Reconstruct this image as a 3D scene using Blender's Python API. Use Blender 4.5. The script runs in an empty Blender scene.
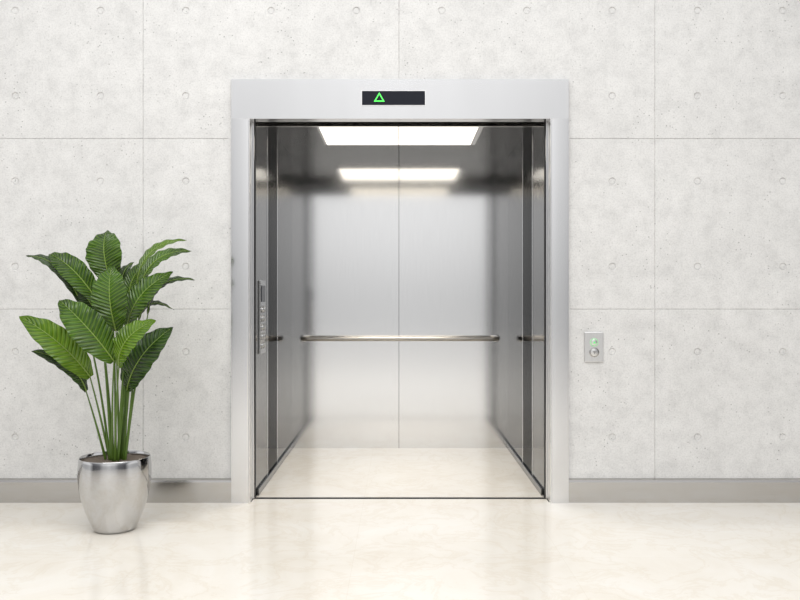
import bpy, bmesh, math, random
from mathutils import Vector, Matrix
random.seed(7)
S = bpy.context.scene
C = S.collection
PI = math.pi
F = 827.0; D = 4.55; EYE = 1.111; K = 0.0055
def X(px): return (px-400)*K
def Z(py): return EYE+(300-py)*K

# ------------------------------------------------------------------ helpers
OFF = {}
def finish(name, bm, mat, parent=None, smooth=False, bevel=0.0, angle=35):
    off = OFF.get(parent.name, Vector((0,0,0))) if parent else Vector((0,0,0))
    bmesh.ops.remove_doubles(bm, verts=bm.verts, dist=1e-6)
    bmesh.ops.recalc_face_normals(bm, faces=bm.faces)
    bmesh.ops.translate(bm, verts=bm.verts, vec=-off)
    me = bpy.data.meshes.new(name); bm.to_mesh(me); bm.free()
    mats = mat if isinstance(mat, (list, tuple)) else [mat]
    for m in mats: me.materials.append(m)
    o = bpy.data.objects.new(name, me); C.objects.link(o)
    if smooth:
        for p in me.polygons: p.use_smooth = True
        if angle:
            try: me.set_sharp_from_angle(angle=math.radians(angle))
            except Exception: pass
    if bevel:
        b = o.modifiers.new('bevel', 'BEVEL'); b.width = bevel; b.segments = 2; b.limit_method = 'ANGLE'
    if parent: o.parent = parent
    OFF[o.name] = off
    return o
def thing(name, label, cat, loc, group=None):
    o = bpy.data.objects.new(name, None); C.objects.link(o)
    o.location = loc; o.empty_display_size = 0.1
    OFF[o.name] = Vector(loc); tag(o, label, cat, group); return o
def tag(o, label, cat, group=None):
    o['label'] = label; o['category'] = cat
    if group: o['group'] = group
def struct(o): o['kind'] = 'structure'; return o
def box(bm, x0, x1, y0, y1, z0, z1, mi=0):
    v = [bm.verts.new(p) for p in ((x0,y0,z0),(x1,y0,z0),(x1,y1,z0),(x0,y1,z0),(x0,y0,z1),(x1,y0,z1),(x1,y1,z1),(x0,y1,z1))]
    for f in ((0,3,2,1),(4,5,6,7),(0,1,5,4),(1,2,6,5),(2,3,7,6),(3,0,4,7)):
        bm.faces.new([v[i] for i in f]).material_index = mi
def bx(*a):
    bm = bmesh.new(); box(bm, *a); return bm
def tube(bm, pts, radii, n=12, caps=True):
    pts = [Vector(p) for p in pts]
    if not hasattr(radii, '__len__'): radii = [radii]*len(pts)
    rings = []; up = None
    for i, p in enumerate(pts):
        t = (pts[min(i+1,len(pts)-1)]-pts[max(i-1,0)]).normalized()
        if up is None:
            up = Vector((0,0,1)) if abs(t.z) < .9 else Vector((1,0,0))
        a = (up - t*up.dot(t)).normalized(); b = t.cross(a); up = a
        rings.append([bm.verts.new(p+(a*math.cos(2*PI*k/n)+b*math.sin(2*PI*k/n))*radii[i]) for k in range(n)])
    for r0, r1 in zip(rings, rings[1:]):
        for k in range(n):
            bm.faces.new((r0[k], r0[(k+1)%n], r1[(k+1)%n], r1[k]))
    if caps:
        bm.faces.new(rings[0][::-1]); bm.faces.new(rings[-1])
def lathe(bm, prof, cx, cy, n=64, axis='z', caps=True):
    rings = []
    for r, h in prof:
        ring = []
        for k in range(n):
            a = 2*PI*k/n; c, s = math.cos(a)*r, math.sin(a)*r
            if axis == 'z': p = (cx+c, cy+s, h)
            elif axis == 'y': p = (cx+c, h, cy+s)      # cy is z here
            else: p = (h, cx+c, cy+s)                  # cx is y, cy is z
            ring.append(bm.verts.new(p))
        rings.append(ring)
    for r0, r1 in zip(rings, rings[1:]):
        for k in range(n):
            bm.faces.new((r0[k], r0[(k+1)%n], r1[(k+1)%n], r1[k]))
    bm.faces.new(rings[0]); bm.faces.new(rings[-1])
def bez(p0, p1, p2, n):
    p0, p1, p2 = Vector(p0), Vector(p1), Vector(p2)
    return [p0*(1-t)**2+p1*2*t*(1-t)+p2*t*t for t in [i/n for i in range(n+1)]]

# ------------------------------------------------------------------ materials
def mat(name):
    m = bpy.data.materials.new(name); m.use_nodes = True
    nt = m.node_tree; return m, nt, nt.nodes['Principled BSDF']
def N(nt, typ, **kw):
    n = nt.nodes.new(typ)
    for k, v in kw.items():
        if k in n.inputs: n.inputs[k].default_value = v
        else: setattr(n, k, v)
    return n
def ramp(nt, fac, stops):
    r = nt.nodes.new('ShaderNodeValToRGB')
    while len(r.color_ramp.elements) < len(stops): r.color_ramp.elements.new(.5)
    for e, (p, c) in zip(r.color_ramp.elements, stops):
        e.position = p; e.color = (*c, 1) if len(c) == 3 else c
    nt.links.new(fac, r.inputs[0]); return r.outputs[0]
def coords(nt, scale=(1,1,1)):
    tc = nt.nodes.new('ShaderNodeNewGeometry'); mp = nt.nodes.new('ShaderNodeMapping')
    mp.inputs['Scale'].default_value = scale
    nt.links.new(tc.outputs['Position'], mp.inputs['Vector']); return mp.outputs[0]
def steel(name, col, rough, brush=(60,60,1.2), var=.06, edge=1.0):
    m, nt, b = mat(name)
    b.inputs['Metallic'].default_value = 1.0
    b.inputs['Specular Tint'].default_value = (edge, edge, edge, 1)
    v = coords(nt, brush)
    n = N(nt, 'ShaderNodeTexNoise', Scale=4.0, Detail=3.0); nt.links.new(v, n.inputs['Vector'])
    nt.links.new(ramp(nt, n.outputs['Fac'], [(.3, tuple(c*(1-var) for c in col)), (.7, col)]), b.inputs['Base Color'])
    r = N(nt, 'ShaderNodeMapRange'); k = min(.12, var*2); r.inputs['To Min'].default_value = rough*(1-k); r.inputs['To Max'].default_value = rough*(1+k)
    nt.links.new(n.outputs['Fac'], r.inputs['Value']); nt.links.new(r.outputs[0], b.inputs['Roughness'])
    return m
def plain(name, col, rough=.5, metal=0.0, spec=.5):
    m, nt, b = mat(name)
    n = N(nt, 'ShaderNodeTexNoise', Scale=40.0, Detail=2.0); nt.links.new(coords(nt), n.inputs['Vector'])
    nt.links.new(ramp(nt, n.outputs['Fac'], [(.3, tuple(c*.94 for c in col)), (.7, col)]), b.inputs['Base Color'])
    b.inputs['Roughness'].default_value = rough; b.inputs['Metallic'].default_value = metal
    b.inputs['Specular IOR Level'].default_value = spec; return m
def glow(name, col, strength):
    m, nt, b = mat(name)
    b.inputs['Base Color'].default_value = (*col, 1)
    b.inputs['Emission Color'].default_value = (*col, 1); b.inputs['Emission Strength'].default_value = strength; return m

def concrete_mat():
    m, nt, b = mat('concrete'); L = nt.links.new
    v = coords(nt)
    big = N(nt, 'ShaderNodeTexNoise', Scale=1.6, Detail=6.0, Roughness=.65); L(v, big.inputs['Vector'])
    med = N(nt, 'ShaderNodeTexNoise', Scale=9.0, Detail=10.0, Roughness=.78); L(v, med.inputs['Vector'])
    fine = N(nt, 'ShaderNodeTexNoise', Scale=110.0, Detail=4.0, Roughness=.7); L(v, fine.inputs['Vector'])
    c1 = ramp(nt, big.outputs['Fac'], [(.3, (.73,.728,.721)), (.7, (.795,.793,.785))])
    c2 = ramp(nt, med.outputs['Fac'], [(.34, (.85,.85,.85)), (.5, (.98,.98,.98)), (.64, (1.05,1.05,1.05))])
    c3 = ramp(nt, fine.outputs['Fac'], [(.35, (.865,.865,.865)), (.5, (.985,.985,.985)), (.68, (1.03,1.03,1.03))])
    m1 = N(nt, 'ShaderNodeMix', data_type='RGBA', blend_type='MULTIPLY'); m1.inputs[0].default_value = 1
    L(c1, m1.inputs[6]); L(c2, m1.inputs[7])
    m2 = N(nt, 'ShaderNodeMix', data_type='RGBA', blend_type='MULTIPLY'); m2.inputs[0].default_value = 1
    L(m1.outputs[2], m2.inputs[6]); L(c3, m2.inputs[7])
    vo = N(nt, 'ShaderNodeTexVoronoi', Scale=34.0); L(v, vo.inputs['Vector'])
    pore = ramp(nt, vo.outputs['Distance'], [(.08, (.55,.55,.545)), (.15, (1,1,1))])
    m3 = N(nt, 'ShaderNodeMix', data_type='RGBA', blend_type='MULTIPLY')
    pm = N(nt, 'ShaderNodeTexNoise', Scale=4.0, Detail=2.0); L(v, pm.inputs['Vector'])
    pf = ramp(nt, pm.outputs['Fac'], [(.42, (0,0,0)), (.58, (1,1,1))]); L(pf, m3.inputs[0])
    L(m2.outputs[2], m3.inputs[6]); L(pore, m3.inputs[7])
    L(m3.outputs[2], b.inputs['Base Color'])
    b.inputs['Roughness'].default_value = .7; b.inputs['Specular IOR Level'].default_value = .25
    bp = N(nt, 'ShaderNodeBump', Strength=.18, Distance=.008); L(med.outputs['Fac'], bp.inputs['Height']); L(bp.outputs[0], b.inputs['Normal'])
    return m
def marble_mat():
    m, nt, b = mat('cream_marble'); L = nt.links.new
    v = coords(nt)
    n1 = N(nt, 'ShaderNodeTexNoise', Scale=1.8, Detail=8.0, Roughness=.62, Distortion=1.2); L(v, n1.inputs['Vector'])
    n2 = N(nt, 'ShaderNodeTexNoise', Scale=3.5, Detail=8.0, Roughness=.65, Distortion=.8); L(v, n2.inputs['Vector'])
    c1 = ramp(nt, n1.outputs['Fac'], [(.32, (.81,.76,.675)), (.5, (.85,.81,.738)), (.68, (.878,.848,.792))])
    c2 = ramp(nt, n2.outputs['Fac'], [(.455, (1,1,1)), (.497, (.95,.93,.90)), (.53, (1,1,1))])
    mx = N(nt, 'ShaderNodeMix', data_type='RGBA', blend_type='MULTIPLY'); mx.inputs[0].default_value = 1
    L(c1, mx.inputs[6]); L(c2, mx.inputs[7])
    br = N(nt, 'ShaderNodeTexBrick', Scale=1.0); br.offset = 0
    br.inputs['Color1'].default_value = (1,1,1,1); br.inputs['Color2'].default_value = (.988,.984,.98,1); br.inputs['Mortar'].default_value = (.93,.915,.89,1)
    br.inputs['Mortar Size'].default_value = .0012; br.inputs['Mortar Smooth'].default_value = .2
    br.inputs['Brick Width'].default_value = .9; br.inputs['Row Height'].default_value = .9
    mp = N(nt, 'ShaderNodeMapping'); mp.inputs['Location'].default_value = (.2,.08,0); L(v, mp.inputs['Vector']); L(mp.outputs[0], br.inputs['Vector'])
    m2 = N(nt, 'ShaderNodeMix', data_type='RGBA', blend_type='MULTIPLY'); m2.inputs[0].default_value = 1
    L(mx.outputs[2], m2.inputs[6]); L(br.outputs['Color'], m2.inputs[7])
    L(m2.outputs[2], b.inputs['Base Color'])
    b.inputs['Roughness'].default_value = .12; b.inputs['Specular IOR Level'].default_value = .45
    return m
def leaf_mat(name, dark, mid, vein):
    m, nt, b = mat(name); L = nt.links.new
    uv = N(nt, 'ShaderNodeUVMap'); sp = N(nt, 'ShaderNodeSeparateXYZ'); L(uv.outputs[0], sp.inputs[0])
    ab = N(nt, 'ShaderNodeMath', operation='SUBTRACT'); L(sp.outputs[1], ab.inputs[0]); ab.inputs[1].default_value = .5
    a2 = N(nt, 'ShaderNodeMath', operation='ABSOLUTE'); L(ab.outputs[0], a2.inputs[0])
    t = N(nt, 'ShaderNodeMath', operation='MULTIPLY_ADD'); L(a2.outputs[0], t.inputs[0]); t.inputs[1].default_value = -.24; L(sp.outputs[0], t.inputs[2])
    w = N(nt, 'ShaderNodeMath', operation='MULTIPLY'); L(t.outputs[0], w.inputs[0]); w.inputs[1].default_value = 2*PI*19
    s = N(nt, 'ShaderNodeMath', operation='SINE'); L(w.outputs[0], s.inputs[0])
    n = N(nt, 'ShaderNodeTexNoise', Scale=9.0, Detail=3.0); L(coords(nt), n.inputs['Vector'])
    base = ramp(nt, n.outputs['Fac'], [(.32, dark), (.66, mid)])
    vm = N(nt, 'ShaderNodeMapRange'); L(s.outputs[0], vm.inputs['Value']); vm.inputs['From Min'].default_value = -.6; vm.inputs['From Max'].default_value = 1
    vm.inputs['To Min'].default_value = 0; vm.inputs['To Max'].default_value = .30
    mx = N(nt, 'ShaderNodeMix', data_type='RGBA'); L(vm.outputs[0], mx.inputs[0]); L(base, mx.inputs[6]); mx.inputs[7].default_value = (*vein, 1)
    L(mx.outputs[2], b.inputs['Base Color'])
    bp = N(nt, 'ShaderNodeBump', Strength=.6, Distance=.006); L(s.outputs[0], bp.inputs['Height']); L(bp.outputs[0], b.inputs['Normal'])
    b.inputs['Roughness'].default_value = .20; b.inputs['Specular IOR Level'].default_value = .48
    return m

CONC = concrete_mat(); MARB = marble_mat()
FRAME = steel('frame_steel', (.72,.72,.728), .15, brush=(2,2,.5), var=.03)
EDGE = steel('edge_highlight_steel', (.94,.94,.94), .30, var=.02)
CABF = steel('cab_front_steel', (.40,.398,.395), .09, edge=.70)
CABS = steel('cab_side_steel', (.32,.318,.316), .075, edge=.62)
CABD = steel('cab_dark_band_steel', (.10,.10,.10), .09, edge=.32)
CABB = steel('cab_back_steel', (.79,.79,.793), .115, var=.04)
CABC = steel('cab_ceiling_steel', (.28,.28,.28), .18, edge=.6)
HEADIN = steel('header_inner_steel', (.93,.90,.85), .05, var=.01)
DARKST = steel('dark_steel', (.12,.12,.125), .35)
SKIRT = steel('skirting_steel', (.20,.20,.20), .25)
TRIM = steel('bright_trim_steel', (.66,.66,.67), .2, edge=.95)
BASE = steel('baseboard_steel', (.54,.53,.515), .15, brush=(1.2,60,60), var=.04)
CHROME = steel('polished_steel', (.50,.49,.48), .16)
RAIL = steel('rail_steel', (.40,.38,.355), .30, brush=(1,60,60))
POT = steel('pot_steel', (.56,.56,.565), .075, brush=(8,8,60), var=.03)
BLACK = plain('black_gap', (.02,.02,.022), .6)
GLASS = plain('navy_display_glass', (.016,.018,.026), .2, spec=.15)
PLATE = steel('plate_steel', (.76,.76,.76), .30)
CPLATE = steel('control_plate_steel', (.52,.52,.52), .25)
GREEN = glow('green_light', (.07,.75,.09), 1.1)
GREENA = glow('dim_green_light', (.15,.62,.2), .45)
GREENR = glow('soft_green_ring', (.38,.66,.40), .22)
LIGHT = glow('light_diffuser', (1.0,.95,.86), 1.7)
SOIL = plain('grey_brown_soil', (.15,.12,.095), .95)
LEAF = [leaf_mat('leaf_green', (.014,.046,.003), (.05,.13,.005), (.19,.31,.02)),
        leaf_mat('leaf_dark', (.007,.026,.003), (.024,.07,.004), (.09,.17,.012)),
        leaf_mat('leaf_bright', (.045,.115,.005), (.115,.235,.008), (.28,.41,.035))]
STEM = plain('green_stem', (.085,.16,.018), .36)
RIB = plain('pale_midrib', (.22,.33,.06), .42)

# ------------------------------------------------------------------ setting: concrete wall
def cell(bm, x0, x1, z0, z1, jl, jr, jb, jt, hole):
    g, dp = .0028, .0050
    ix0, ix1 = x0+(g if jl else 0), x1-(g if jr else 0)
    iz0, iz1 = z0+(g if jb else 0), z1-(g if jt else 0)
    def v(x, y, z): return bm.verts.new((x, y, z))
    inner = [(ix0,iz0),(ix1,iz0),(ix1,iz1),(ix0,iz1)]; outer = [(x0,z0),(x1,z0),(x1,z1),(x0,z1)]
    for a, b_, j in ((0,1,jb),(1,2,jr),(2,3,jt),(3,0,jl)):
        if j:
            bm.faces.new((v(inner[a][0],0,inner[a][1]), v(inner[b_][0],0,inner[b_][1]), v(outer[b_][0],dp,outer[b_][1]), v(outer[a][0],dp,outer[a][1])))
    if not hole:
        bm.faces.new([v(x,0,z) for x, z in inner]); return
    n = 32; cx, cz = (x0+x1)/2, (z0+z1)/2
    R = [(.0210,0),(.0188,.0055),(.0160,.0055),(.0145,.0026)]
    rings = [[]]
    for k in range(n):
        a = 2*PI*k/n; c, s = math.cos(a), math.sin(a); m = max(abs(c),abs(s))
        rings[0].append(v(ix0+(ix1-ix0)*(c/m+1)/2, 0, iz0+(iz1-iz0)*(s/m+1)/2))
    for r, dpt in R:
        rings.append([v(cx+r*math.cos(2*PI*k/n), dpt, cz+r*math.sin(2*PI*k/n)) for k in range(n)])
    for r0, r1 in zip(rings, rings[1:]):
        for k in range(n): bm.faces.new((r0[k], r0[(k+1)%n], r1[(k+1)%n], r1[k]))
    bm.faces.new(rings[-1])
bm = bmesh.new()
P = 256/3
rows = [502.0] + [138.5+P*j for j in (4,3,2,1,0,-1,-2,-3,-4)]
jz = [False, True, False, True, False, True, False, True, False, True]
for k in range(-11, 11):
    x0, x1 = X(399+P*k), X(399+P*(k+1)); jl, jr = k%3 == 0, (k+1)%3 == 0
    for r in range(len(rows)-1):
        if -2 <= k <= 1 and r < 5+1 and rows[r] > 60: continue
        cell(bm, x0, x1, Z(rows[r]), Z(rows[r+1]), jl, jr, jz[r], jz[r+1], r > 0)
zt = Z(138.5-P)
cell(bm, X(399-2*P), X(246), 0.0, zt, False, False, False, False, False)
cell(bm, X(554), X(399+2*P), 0.0, zt, False, False, False, False, False)
cell(bm, X(246), X(399), Z(114), zt, False, True, False, False, False)
cell(bm, X(399), X(554), Z(114), zt, True, False, False, False, False)
wall = struct(finish('wall_back', bm, CONC))

# floor
bm = bmesh.new(); box(bm, -5.0, 5.0, -16.0, -.0005, -.08, 0.0); box(bm, -.818, .818, -.0005, .066, -.08, 0.0)
struct(finish('floor', bm, MARB))

# baseboards
def baseboard(name, xa, xb):
    bm = bmesh.new()
    prof = [(-.001,0),(-.020,0),(-.020,.112),(-.016,.122),(-.001,.131)]
    a = [bm.verts.new((xa,y,z)) for y, z in prof]; b = [bm.verts.new((xb,y,z)) for y, z in prof]
    for i in range(len(prof)):
        j = (i+1)%len(prof); bm.faces.new((a[i],a[j],b[j],b[i]))
    bm.faces.new(a); bm.faces.new(b[::-1])
    return struct(finish(name, bm, BASE))
baseboard('baseboard_left', -5.0, -.925); baseboard('baseboard_right', .925, 5.0)

# ------------------------------------------------------------------ elevator door surround
JO, JI, LT, LB = .923, .822, 2.318, 2.102
sur = thing('elevator_door_surround', 'wide brushed steel frame around the elevator opening', 'door frame', (0,0,0))
for s in (-1, 1):
    # slightly bowed front face
    bm = bmesh.new(); nseg = 12; prof = [(JO, .05)]
    for i in range(nseg+1):
        q = i/nseg; prof.append((JO+(JI+.007-JO)*q, -.0280-.0016*(1-(2*q-1)**2)))
    prof.append((JI+.007, .05))
    a = [bm.verts.new((s*x, y, 0)) for x, y in prof]; b = [bm.verts.new((s*x, y, LB)) for x, y in prof]
    for i in range(len(prof)):
        j = (i+1)%len(prof); bm.faces.new((a[i],a[j],b[j],b[i]))
    bm.faces.new(a); bm.faces.new(b[::-1])
    finish('jamb', bm, FRAME, sur, smooth=True, angle=40)
    a, b = sorted((s*JI, s*(JI+.0068)))
    e = finish('edge_highlight', bx(a, b, -.029, .05, 0, LB), EDGE, sur, bevel=.002)  # bright strip added as a painted highlight along the jamb's inner edge
finish('header', bx(-JO, JO, -.0292, .05, LB, LT), FRAME, sur, bevel=.0006)
bm = bmesh.new(); box(bm, -.82, .82, .067, .113, -.05, -.0025); box(bm, -.82, .82, .088, .093, -.05, -.001)
finish('sill_track', bm, BLACK, sur)  # near-flush black strip paints in the dark of the door gap

# retracted sliding doors
for s, nm in ((-1,'left'), (1,'right')):
    d = thing('elevator_door', f'retracted sliding steel door on the {nm} side of the elevator opening', 'door', (s*.9,.08,0.004), 'sliding elevator doors')
    a, b = sorted((s*.812, s*1.62))
    finish('door_panel', bx(a, b, .056, .102, .004, 2.15), FRAME, d, bevel=.003)
    a, b = sorted((s*.808, s*.812))
    finish('edge_seal', bx(a, b, .068, .090, .01, 2.11), BLACK, d)

# floor indicator on the header
ind = thing('floor_indicator', 'dark navy indicator display with a glowing green up triangle above elevator', 'display', (X(393.5)*.993,-.03,2.2145))
xa, xb = X(362)*.993, X(425)*.993; za, zb = EYE+(300-105)*K*.993, EYE+(300-91)*K*.993
finish('bezel', bx(xa-.004, xb+.004, -.033, -.0293, za-.004, zb+.004), PLATE, ind)
finish('screen', bx(xa, xb, -.0345, -.0331, za, zb), GLASS, ind)
bm = bmesh.new()
cx, cz = X(379.3)*.993, EYE+(300-98.6)*K*.993
def tri(r): return [(cx+r*math.sin(a)*1.0, cz+r*math.cos(a)) for a in (0, 2*PI/3, 4*PI/3)]
o_, i_ = tri(.0345), tri(.0215)
A = [bm.verts.new((x,-.0352,z)) for x, z in o_]; B = [bm.verts.new((x,-.0352,z)) for x, z in i_]
for i in range(3):
    j = (i+1)%3; bm.faces.new((A[i],A[j],B[j],B[i]))
t = finish('up_triangle', bm, GREEN, ind); t['label'] = 'glowing green outlined triangle pointing up'

# call panel on the wall
cp = thing('call_panel', 'small steel call plate with two round buttons on concrete right of elevator', 'call button', (X(593.5),0,Z(347)))
finish('plate', bx(X(584), X(603), -.009, 0, Z(362), Z(332)), PLATE, cp, bevel=.003)
bcx = X(593.8)
def button(bz, r, lit):
    bm = bmesh.new(); lathe(bm, [(r, -.0088), (r, -.013), (r*.86, -.014), (r*.80, -.0125)], bcx, bz, n=40, axis='y')
    ring = finish('button', bm, GREENR if lit else CHROME, cp, smooth=True)
    bm = bmesh.new(); lathe(bm, [(r*.74, -.0124), (r*.72, -.0150), (r*.6, -.0162)], bcx, bz, n=40, axis='y')
    cap = finish('button_cap', bm, PLATE, ring, smooth=True)
    bm = bmesh.new(); s = 1 if lit else -1; h = r*.5
    vs = [bm.verts.new((bcx+x*h, -.0166, bz+s*z*h)) for x, z in ((-.8,-.55),(.8,-.55),(0,.8))]; bm.faces.new(vs)
    finish('arrow', bm, GREENA if lit else CHROME, ring)
    return ring
b1 = button(Z(342.3), .023, True); b1['label'] = 'upper button with a green lit arrow'
b2 = button(Z(352.3), .027, False); b2['label'] = 'lower unlit silver button'

# ------------------------------------------------------------------ elevator cab
CW, Y0, Y1, CH = .812, .112, 1.65, 2.186
cab = thing('elevator_cab', 'open empty elevator cab lined with reflective brushed steel panels', 'elevator', (0,.88,0))
finish('cab_floor', bx(-CW, CW, Y0+.003, Y1, -.05, 0.0), MARB, cab)
finish('cab_top', bx(-CW-.02, CW+.02, Y0, Y1+.02, CH+.012, CH+.03), BLACK, cab)
SX = -.008
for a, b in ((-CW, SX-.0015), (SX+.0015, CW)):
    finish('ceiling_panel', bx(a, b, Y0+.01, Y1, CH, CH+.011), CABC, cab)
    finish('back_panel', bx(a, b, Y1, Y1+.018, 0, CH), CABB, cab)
finish('back_backing', bx(-CW-.02, CW+.02, Y1+.019, Y1+.03, -.05, CH+.03), BLACK, cab)
# inner header faces slightly down, a lean added to mirror the ceiling light
bm = bmesh.new(); zb_ = LB-.012; lean = math.tan(math.radians(1.6))*(CH-zb_)
sec = [(Y0, zb_), (Y0+.016, zb_), (Y0+.016+lean, CH), (Y0, CH)]
a = [bm.verts.new((-CW, y, z)) for y, z in sec]; b = [bm.verts.new((CW, y, z)) for y, z in sec]
for i in range(4): bm.faces.new((a[i], a[(i+1)%4], b[(i+1)%4], b[i]))
bm.faces.new(a); bm.faces.new(b[::-1])
finish('front_header', bm, HEADIN, cab)
for s in (-1, 1):
    a, b = sorted((s*(CW+.016), s*(CW+.03)))
    finish('side_backing', bx(a, b, Y0, Y1+.02, -.05, CH+.03), BLACK, cab)
    for ya, yb, m_, nm, proud in ((Y0,.50,CABF,'side_panel',0),(.502,.530,TRIM,'panel_trim',-.002),(.532,.90,CABD,'side_panel',0),(.902,.93,TRIM,'panel_trim',-.002),(.932,Y1,CABS,'side_panel',0)):  # steel tones differ per panel to paint in light and dark bands
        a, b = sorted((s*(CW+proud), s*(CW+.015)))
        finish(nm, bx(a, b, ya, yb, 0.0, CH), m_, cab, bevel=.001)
    a, b = sorted((s*(CW-.012), s*(CW-.0023)))
    finish('skirting', bx(a, b, Y0+.03, Y1-.0005, 0.0005, .038), SKIRT, cab, bevel=.002)
fr = finish('ceiling_light', bx(-.515, .515, .50, 1.14, CH-.008, CH-.0003), CHROME, cab)
for a, b in ((-.498, SX-.003), (SX+.003, .482)):
    finish('light_diffuser', bx(a, b, .52, 1.12, CH-.012, CH-.0082), LIGHT, fr)
# handrail
hz, hy, hx, rr = .824, Y1-.075, .722, .018
left = [(-hx, Y1-.0005, hz)] + [(-hx+.05*(1-math.cos(a)), hy+.05*(1-math.sin(a)), hz) for a in [k/6*PI/2 for k in range(7)]]
right = [(-x, y, z) for x, y, z in left[::-1]]
bm = bmesh.new(); tube(bm, left+right, rr, n=16)
hr = finish('handrail', bm, RAIL, cab, smooth=True)
for s in (-1, 1):
    bm = bmesh.new(); lathe(bm, [(.028, Y1-.0004), (.028, Y1-.006), (.018, Y1-.008)], s*hx, hz, n=32, axis='y')
    finish('rail_flange', bm, CHROME, hr, smooth=True)
# control panel on the left side wall near the front
xw = -CW
cpn = finish('control_panel', bx(xw+.0004, xw+.010, .20, .385, .80, 1.225), CPLATE, cab, bevel=.002)
finish('panel_screen', bx(xw+.0101, xw+.013, .23, .355, 1.10, 1.195), GLASS, cpn)
def pbutton(y, z):
    bm = bmesh.new(); lathe(bm, [(.016, xw+.0101), (.016, xw+.016), (.012, xw+.018)], y, z, n=24, axis='x')
    finish('floor_button', bm, PLATE, cpn, smooth=True)
    bm = bmesh.new(); lathe(bm, [(.021, xw+.0100), (.021, xw+.0112)], y, z, n=24, axis='x')
    finish('button_ring', bm, DARKST, cpn, smooth=True)
for i in range(5):
    for y in (.257, .328): pbutton(y, 1.055-.052*i)

# ------------------------------------------------------------------ potted plant
PX, PY = -1.382, -.54
plant = thing('potted_plant', 'leafy banana-like plant in a silver metal pot on the marble floor', 'potted plant', (PX,PY,0))
prof = [(.086,.0),(.094,.002),(.102,.012),(.119,.05),(.139,.10),(.155,.155),(.166,.21),(.171,.26),(.1705,.305),(.1675,.338),(.1655,.352),(.164,.3535),(.1615,.352),(.1615,.335),(.1625,.31)]
bm = bmesh.new(); lathe(bm, prof, PX, PY, n=80)
pot = finish('pot', bm, POT, plant, smooth=True, angle=60); pot['label'] = 'tapered silver metal pot with round belly'
bm = bmesh.new()
rings = 9; n = 40; prev = None; c0 = bm.verts.new((PX,PY,.336))
for i in range(1, rings+1):
    r = .1612*i/rings
    ring = [bm.verts.new((PX+r*math.cos(2*PI*k/n), PY+r*math.sin(2*PI*k/n), .333+ (random.uniform(-.006,.006) if i < rings else -.002))) for k in range(n)]
    for k in range(n):
        if prev: bm.faces.new((prev[k], prev[(k+1)%n], ring[(k+1)%n], ring[k]))
        else: bm.faces.new((c0, ring[(k+1)%n], ring[k]))
    prev = ring
finish('soil', bm, SOIL, plant, smooth=True, angle=0)

ZC = 4.01
def at(px, py, dy):
    z = ZC+dy; return Vector(((px-400)*z/F, z-D, EYE+(300-py)*z/F))
def leaf(base, tip, w, nrm, d0, d1, bend, mi, sx, fold=.42, arch=.075):
    b, t = at(*base, d0), at(*tip, d1)
    mid = (b+t)/2
    T = (t-b).normalized(); Nn = Vector(nrm).normalized(); Nn = (Nn-T*Nn.dot(T)).normalized(); Sd = T.cross(Nn)
    mid = mid + Nn*arch*2 + Sd*bend
    n, m = 52, 10
    sp = bez(b, mid, t, n)
    W = w*.00485/2
    bm = bmesh.new(); uvl = bm.loops.layers.uv.new('UVMap')
    ph = random.uniform(0, 6); grid = []; frames = []
    for i, p in enumerate(sp):
        u = i/n
        tg = (sp[min(i+1,n)]-sp[max(i-1,0)]).normalized()
        nn = (Nn-tg*Nn.dot(tg)).normalized(); sd = tg.cross(nn); frames.append((p, nn))
        ww = W*(max(math.sin(PI*min(1,.03+u*.97)**.95),0))**.64
        if u > .75: ww *= 1-.25*((u-.75)/.25)**1.5
        row = []
        for j in range(-m, m+1):
            v = j/m; s = 1 if v > 0 else -1
            edge = 1+.025*math.sin(u*27+ph*s)
            lift = fold*abs(v)*ww - .62*fold*ww*v*v*1.2 + .06*W*math.sin(u*2*PI*6.5+ph+(1.3 if v > 0 else 0))*abs(v)**1.4
            row.append(bm.verts.new(p+sd*(v*ww*edge)+nn*lift))
        grid.append(row)
    for i in range(n):
        for j in range(2*m):
            f = bm.faces.new((grid[i][j], grid[i][j+1], grid[i+1][j+1], grid[i+1][j]))
            for lp, (a, c) in zip(f.loops, ((i,j),(i,j+1),(i+1,j+1),(i+1,j))):
                lp[uvl].uv = (a/n, c/(2*m))
    lo = finish('leaf', bm, LEAF[mi], plant, smooth=True, angle=0)
    bm = bmesh.new(); tube(bm, [p+nn*.0010 for p, nn in frames[:-2]], [.0030*(1-i/n)+.0006 for i in range(n-1)], n=8)
    finish('midrib', bm, RIB, lo, smooth=True, angle=0)
    # stem from the pot to the leaf base
    s0 = Vector((PX+(sx-115)*.0036, PY+random.uniform(-.035,.035), .327))
    c = Vector((s0.x*.72+b.x*.28 + (sx-115)*.0012, (s0.y+b.y)/2, s0.z+(b.z-s0.z)*.55))
    bm = bmesh.new(); q = bez(s0, c, b, 20); tube(bm, q, [.0068*(1-i/20)+.0028*(i/20) for i in range(21)], n=10)
    finish('stem', bm, STEM, plant, smooth=True, angle=0)
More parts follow.
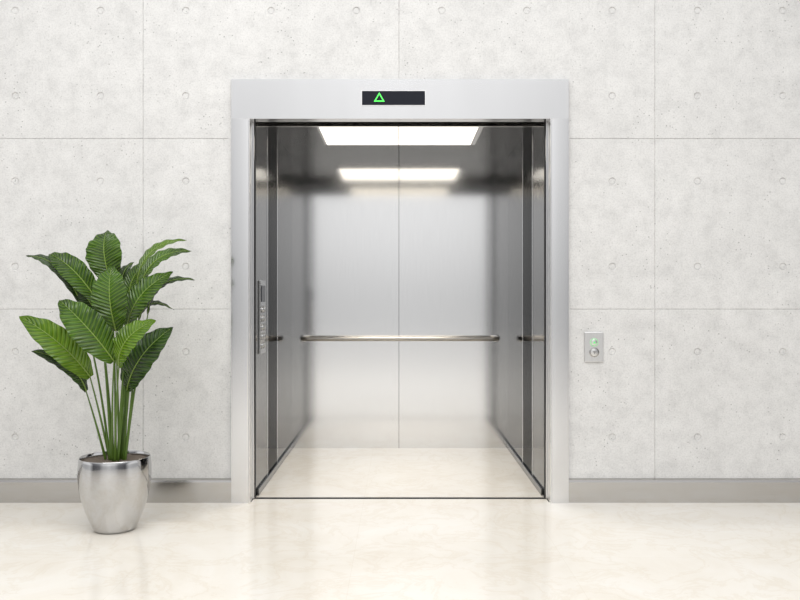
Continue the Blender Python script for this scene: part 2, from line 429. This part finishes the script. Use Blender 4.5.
leaves = [
 # base, tip, width, normal, depth base/tip, bend, material, stem x
 ((111,282),(107,231),36,(0,-1,.35), .10,.16, .00, 0,116),
 ((98,302),(49,254), 25,(.25,-1,.45), .06,.10, .02, 0,111),
 ((80,302),(26,256), 17,(.3,-.65,.95), .08,.16, .025, 1,108),
 ((90,377),(19,316), 29,(.2,-1,.55),-.06,-.20,.015, 2,105),
 ((116,331),(112,266),34,(.05,-1,.25),-.08,-.04,.00, 0,118),
 ((114,361),(59,300),33,(.3,-1,.25),-.14,-.16,.01, 0,114),
 ((86,391),(31,351), 18,(.2,-.85,.8), -.03,-.15,.02, 1,101),
 ((137,286),(187,240),17,(-.4,-.7,.9), .08,.14,-.03, 2,121),
 ((140,292),(192,251),20,(-.3,-.8,.8), .02,.06,-.03, 0,123),
 ((127,329),(173,272),26,(-.35,-1,.2),-.02,.0,-.01, 0,120),
 ((148,314),(195,280),15,(-.3,-.65,1), .05,.08,-.03, 1,126),
 ((127,390),(173,327),32,(-.25,-1,.1), .02,.02,-.01, 1,125),
 ((119,366),(156,320),26,(-.3,-1,.35),-.13,-.14,-.005, 2,118),
 ((138,324),(174,310),12,(-.2,-.6,1), .08,.12,-.01, 1,129),
 ((100,318),(70,277),19,(.2,-1,.3), .14,.18, .01, 1,109),
 ((130,310),(152,258),17,(-.2,-1,.3), .14,.18, -.01, 0,122),
 ((128,300),(134,262),14,(-.2,-1,.3), .16,.20, -.01, 1,119),
]
for a in leaves: leaf(*a)

# ------------------------------------------------------------------ light, world, camera
w = bpy.data.worlds.new('world'); S.world = w; w.use_nodes = True
nt = w.node_tree; bg = nt.nodes['Background']; L = nt.links.new
tc = N(nt, 'ShaderNodeTexCoord'); sp = N(nt, 'ShaderNodeSeparateXYZ'); L(tc.outputs['Generated'], sp.inputs[0])
ax = N(nt, 'ShaderNodeMath', operation='ABSOLUTE'); L(sp.outputs[0], ax.inputs[0])
side = ramp(nt, ax.outputs[0], [(.0,(1.04,1.04,1.04)), (.06,(1.0,1.0,1.0)), (.16,(.86,.86,.86)), (.30,(.78,.78,.785)), (.50,(.28,.28,.29)), (.78,(.16,.16,.17)), (.90,(1.0,1.0,1.0)), (1,(.8,.8,.8))])
hz_ = ramp(nt, sp.outputs[2], [(.0,(.78,.78,.78)), (.07,(1.03,1.03,1.03)), (.20,(1.26,1.26,1.26))])
ml = N(nt, 'ShaderNodeMix', data_type='RGBA', blend_type='MULTIPLY'); ml.inputs[0].default_value = 1; L(side, ml.inputs[6]); L(hz_, ml.inputs[7])
up = ramp(nt, sp.outputs[2], [(.35,(0,0,0)), (.6,(1,1,1))])
mx = N(nt, 'ShaderNodeMix', data_type='RGBA'); L(up, mx.inputs[0]); L(ml.outputs[2], mx.inputs[6]); mx.inputs[7].default_value = (.95,.95,.955,1)
L(mx.outputs[2], bg.inputs['Color'])
bg.inputs['Strength'].default_value = .90
def area(name, loc, rot, sx, sy, power, col=(1,1,1), spread=180):
    l = bpy.data.lights.new(name, 'AREA'); l.shape = 'RECTANGLE'; l.size = sx; l.size_y = sy; l.energy = power; l.color = col; l.spread = math.radians(spread)
    o = bpy.data.objects.new(name, l); C.objects.link(o); o.location = loc; o.rotation_euler = rot; return o
area('overhead_fill', (-.5,-3.0,4.3), (math.radians(12),0,0), 5.0, 2.6, 140, (1,.99,.975))  # unseen soft light added overhead to brighten the lobby
area('cab_floor_fill', (0,.82,CH-.016), (0,0,0), .95, .58, 9, (1,.93,.82), 110)  # extra light added under the diffuser to brighten the cab floor
cam = bpy.data.cameras.new('camera'); co = bpy.data.objects.new('camera', cam); C.objects.link(co)
co.location = (0,-D,EYE); co.rotation_euler = (PI/2,0,0); cam.sensor_width = 36; cam.lens = F/800*36; cam.clip_start = .05
S.camera = co
S.view_settings.view_transform = 'Standard'
